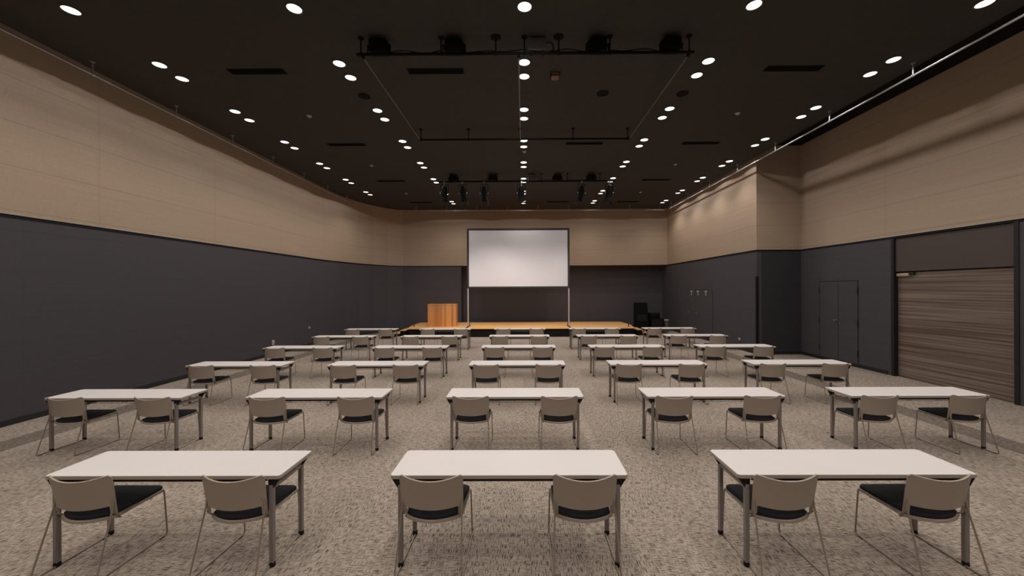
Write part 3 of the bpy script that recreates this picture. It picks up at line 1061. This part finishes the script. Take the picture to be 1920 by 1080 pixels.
def make_flood():
    """floodlight sitting above its bar, aimed forward and down; origin on the bar"""
    t = thing('floodlight', '', 'floodlight', (0, 0, 0), 0, 'black floodlights on the lighting bars')
    b = MB()
    b.hull8([(-0.15, -0.06, 0.035), (0.15, -0.06, 0.035), (0.15, 0.12, 0.03), (-0.15, 0.12, 0.03)],
            [(-0.13, -0.10, 0.205), (0.13, -0.10, 0.205), (0.16, 0.10, 0.215), (-0.16, 0.10, 0.215)])
    bmesh.ops.bevel(b.bm, geom=list(b.bm.edges), offset=0.012, segments=2, affect='EDGES')
    body = b.build('housing', M['fix'], t, 40)
    b = MB()
    for k in range(7):
        x = -0.105 + k * 0.035
        b.hull8([(x - 0.004, -0.075, 0.06), (x + 0.004, -0.075, 0.06), (x + 0.004, -0.05, 0.06), (x - 0.004, -0.05, 0.06)],
                [(x - 0.004, -0.115, 0.19), (x + 0.004, -0.115, 0.19), (x + 0.004, -0.09, 0.19), (x - 0.004, -0.09, 0.19)])
    b.build('cooling_fins', M['fix'], body)
    b = MB(); b.box(-0.13, 0.13, 0.108, 0.122, 0.05, 0.195, bevel=0.003); b.build('glass', M['glassdk'], t)
    b = MB()
    b.tube(bend([(-0.172, 0.0, 0.13), (-0.185, 0.0, 0.02), (-0.12, 0.0, -0.005), (0.12, 0.0, -0.005), (0.185, 0.0, 0.02), (0.172, 0.0, 0.13)], 0.04, 5), 0.010, 8)
    b.build('yoke', M['fix'], t, 50)
    for s in (-1, 1):
        b = MB(); b.lathe([(0.022, -0.012), (0.022, 0.012)], 10, 'x', (s * 0.176, 0, 0.13)); b.build('knob', M['fix'], t, 40)
    return t
fp = None
for x, y, lab in ((-2.30, 6.07, 'black floodlight at the left end of the nearest bar'), (-1.09, 6.07, 'black floodlight second from left on the nearest bar'),
                  (1.21, 6.07, 'black floodlight second from right on the nearest bar'), (2.39, 6.07, 'black floodlight at the right end of the nearest bar'),
                  (-2.43, 13.3, 'black floodlight at the left end of the farthest bar'), (-1.06, 13.3, 'black floodlight second from left on the farthest bar'),
                  (1.23, 13.3, 'black floodlight second from right on the farthest bar'), (2.42, 13.3, 'black floodlight at the right end of the farthest bar')):
    if fp is None:
        fp = make_flood()
        fp.location = (x, y, ZBAR)
        fp['label'] = lab
    else:
        copy_thing(fp, (x, y, ZBAR), lab)

def make_box():
    t = thing('dimmer_box', '', 'electrical box', (0, 0, 0), 0, 'grey boxes in the middle of the lighting bars')
    b = MB(); b.box(-0.15, 0.13, -0.05, 0.08, 0.03, 0.225, bevel=0.012); b.build('housing', M['greybox'], t, 40)
    b = MB(); b.tube(bend([(0.13, 0.0, 0.17), (0.24, 0.0, 0.17), (0.26, 0.0, 0.04), (0.16, 0.0, 0.02)], 0.06, 6), 0.011, 8); b.build('cable_loop', M['black'], t, 50)
    for x in (-0.1, 0.09):
        b = MB(); b.box(x - 0.02, x + 0.02, -0.03, 0.03, -0.028, 0.03, bevel=0.004); b.build('clamp', M['fix'], t)
    return t
bxp = make_box()
bxp.location = (0.25, 6.07, ZBAR)
bxp['label'] = 'grey metal box with cable loop in the middle of the nearest bar'
copy_thing(bxp, (0.34, 13.3, ZBAR), 'grey metal box with cable loop in the middle of the farthest bar')

def make_spot():
    """theatre spotlight hanging under its bar; origin on the bar, body tilted towards the stage"""
    t = thing('stage_spotlight', '', 'spotlight', (0, 0, 0), 0, 'black spotlights hanging from the farthest bar')
    b = MB()
    b.box(-0.022, 0.022, -0.03, 0.03, -0.05, 0.03, bevel=0.006)
    b.tube([(0, 0, -0.05), (0, 0, -0.13)], 0.012, 8)
    b.build('clamp', M['chrome'], t, 50)
    b = MB()
    b.tube(bend([(-0.135, 0.02, -0.40), (-0.135, 0.0, -0.10), (0.135, 0.0, -0.10), (0.135, 0.02, -0.40)], 0.04, 5), 0.011, 8)
    b.build('yoke', M['darkpipe'], t, 50)
    tilt = Matrix.Translation((0, 0.02, -0.40)) @ Matrix.Rotation(radians(24), 4, 'X') @ Matrix.Scale(1.25, 4)
    b = MB()
    b.lathe([(0.0, 0.20), (0.045, 0.195), (0.065, 0.16), (0.082, 0.10), (0.088, 0.0), (0.082, -0.02), (0.082, -0.15), (0.098, -0.17), (0.105, -0.225), (0.092, -0.225), (0.085, -0.18), (0.0, -0.17)], 24)
    b.xform(tilt)
    body = b.build('body', M['fix'], t, 40)
    b = MB(); b.lathe([(0.0, -0.168), (0.083, -0.176), (0.083, -0.182), (0.0, -0.195)], 24); b.xform(tilt); b.build('lens', M['glassdk'], body, 50)
    b = MB()
    for s in (-1, 1):
        b.hull8([(s * 0.10, -0.07, -0.34), (s * 0.103, -0.07, -0.34), (s * 0.103, 0.07, -0.34), (s * 0.10, 0.07, -0.34)],
                [(s * 0.10, -0.05, -0.225), (s * 0.103, -0.05, -0.225), (s * 0.103, 0.05, -0.225), (s * 0.10, 0.05, -0.225)])
    b.xform(tilt)
    b.build('barn_door', M['fix'], body)
    for s in (-1, 1):
        b = MB(); b.lathe([(0.016, -0.016), (0.022, 0.016)], 10, 'x', (s * 0.148, 0.02, -0.40)); b.build('knob', M['chrome'], t, 40)
    L = bpy.data.lights.new('stage_lamp', 'SPOT')
    L.energy = STAGE_POWER
    L.color = STAGE_RGB
    L.spot_size = radians(STAGE_CONE)
    L.spot_blend = 1.0
    L.shadow_soft_size = 0.07
    lo = bpy.data.objects.new('lamp', L)
    COL.objects.link(lo)
    lo.parent = t
    lo.location = (0, 0.17, -0.74)
    lo.rotation_euler = (radians(45), 0, 0)
    return t
spp = None
for x, rz, lab in ((-2.75, 0.25, 'black spotlight at the left end of the farthest bar'), (-2.11, -0.25, 'black spotlight second from left on the farthest bar'),
                   (-1.355, 0.0, 'black spotlight third from left on the farthest bar'), (-0.04, 0.05, 'black spotlight hanging by the middle light column'),
                   (2.08, 0.35, 'black spotlight second from right on the farthest bar'), (3.05, 0.2, 'black spotlight at the right end of the farthest bar')):
    if spp is None:
        spp = make_spot()
        spp.location = (x, 13.3, ZBAR)
        spp.rotation_euler = (0, 0, rz)
        spp['label'] = lab
    else:
        copy_thing(spp, (x, 13.3, ZBAR), lab, rz)

# ------------------------------------------------------------------ small fittings on the walls
def socket(name, label, x, y, z, s, size=0.07):
    t = thing(name, label, 'socket', (x, y, z))
    b = MB(); b.box(min(0, s * 0.012), max(0, s * 0.012), -size * 0.5, size * 0.5, -size * 0.75, size * 0.75, bevel=0.004); b.build('plate', M['cream'], t)
    b = MB(); b.box(min(s * 0.012, s * 0.05), max(s * 0.012, s * 0.05), -0.02, 0.02, -0.02, 0.025, bevel=0.006); b.build('plug', M['cream'], t, 40)
    return t
socket('wall_socket', 'pale wall socket low on the left wall behind the third row', -8.058, 12.14, 0.41, 1, 0.11)
socket('wall_socket', 'tiny pale plug plate higher on the left wall near the stage', -8.058, 14.19, 0.68, 1)
socket('wall_socket', 'pale wall socket low on the right wall near the dark corner', 7.398, 12.95, 0.36, -1, 0.06)
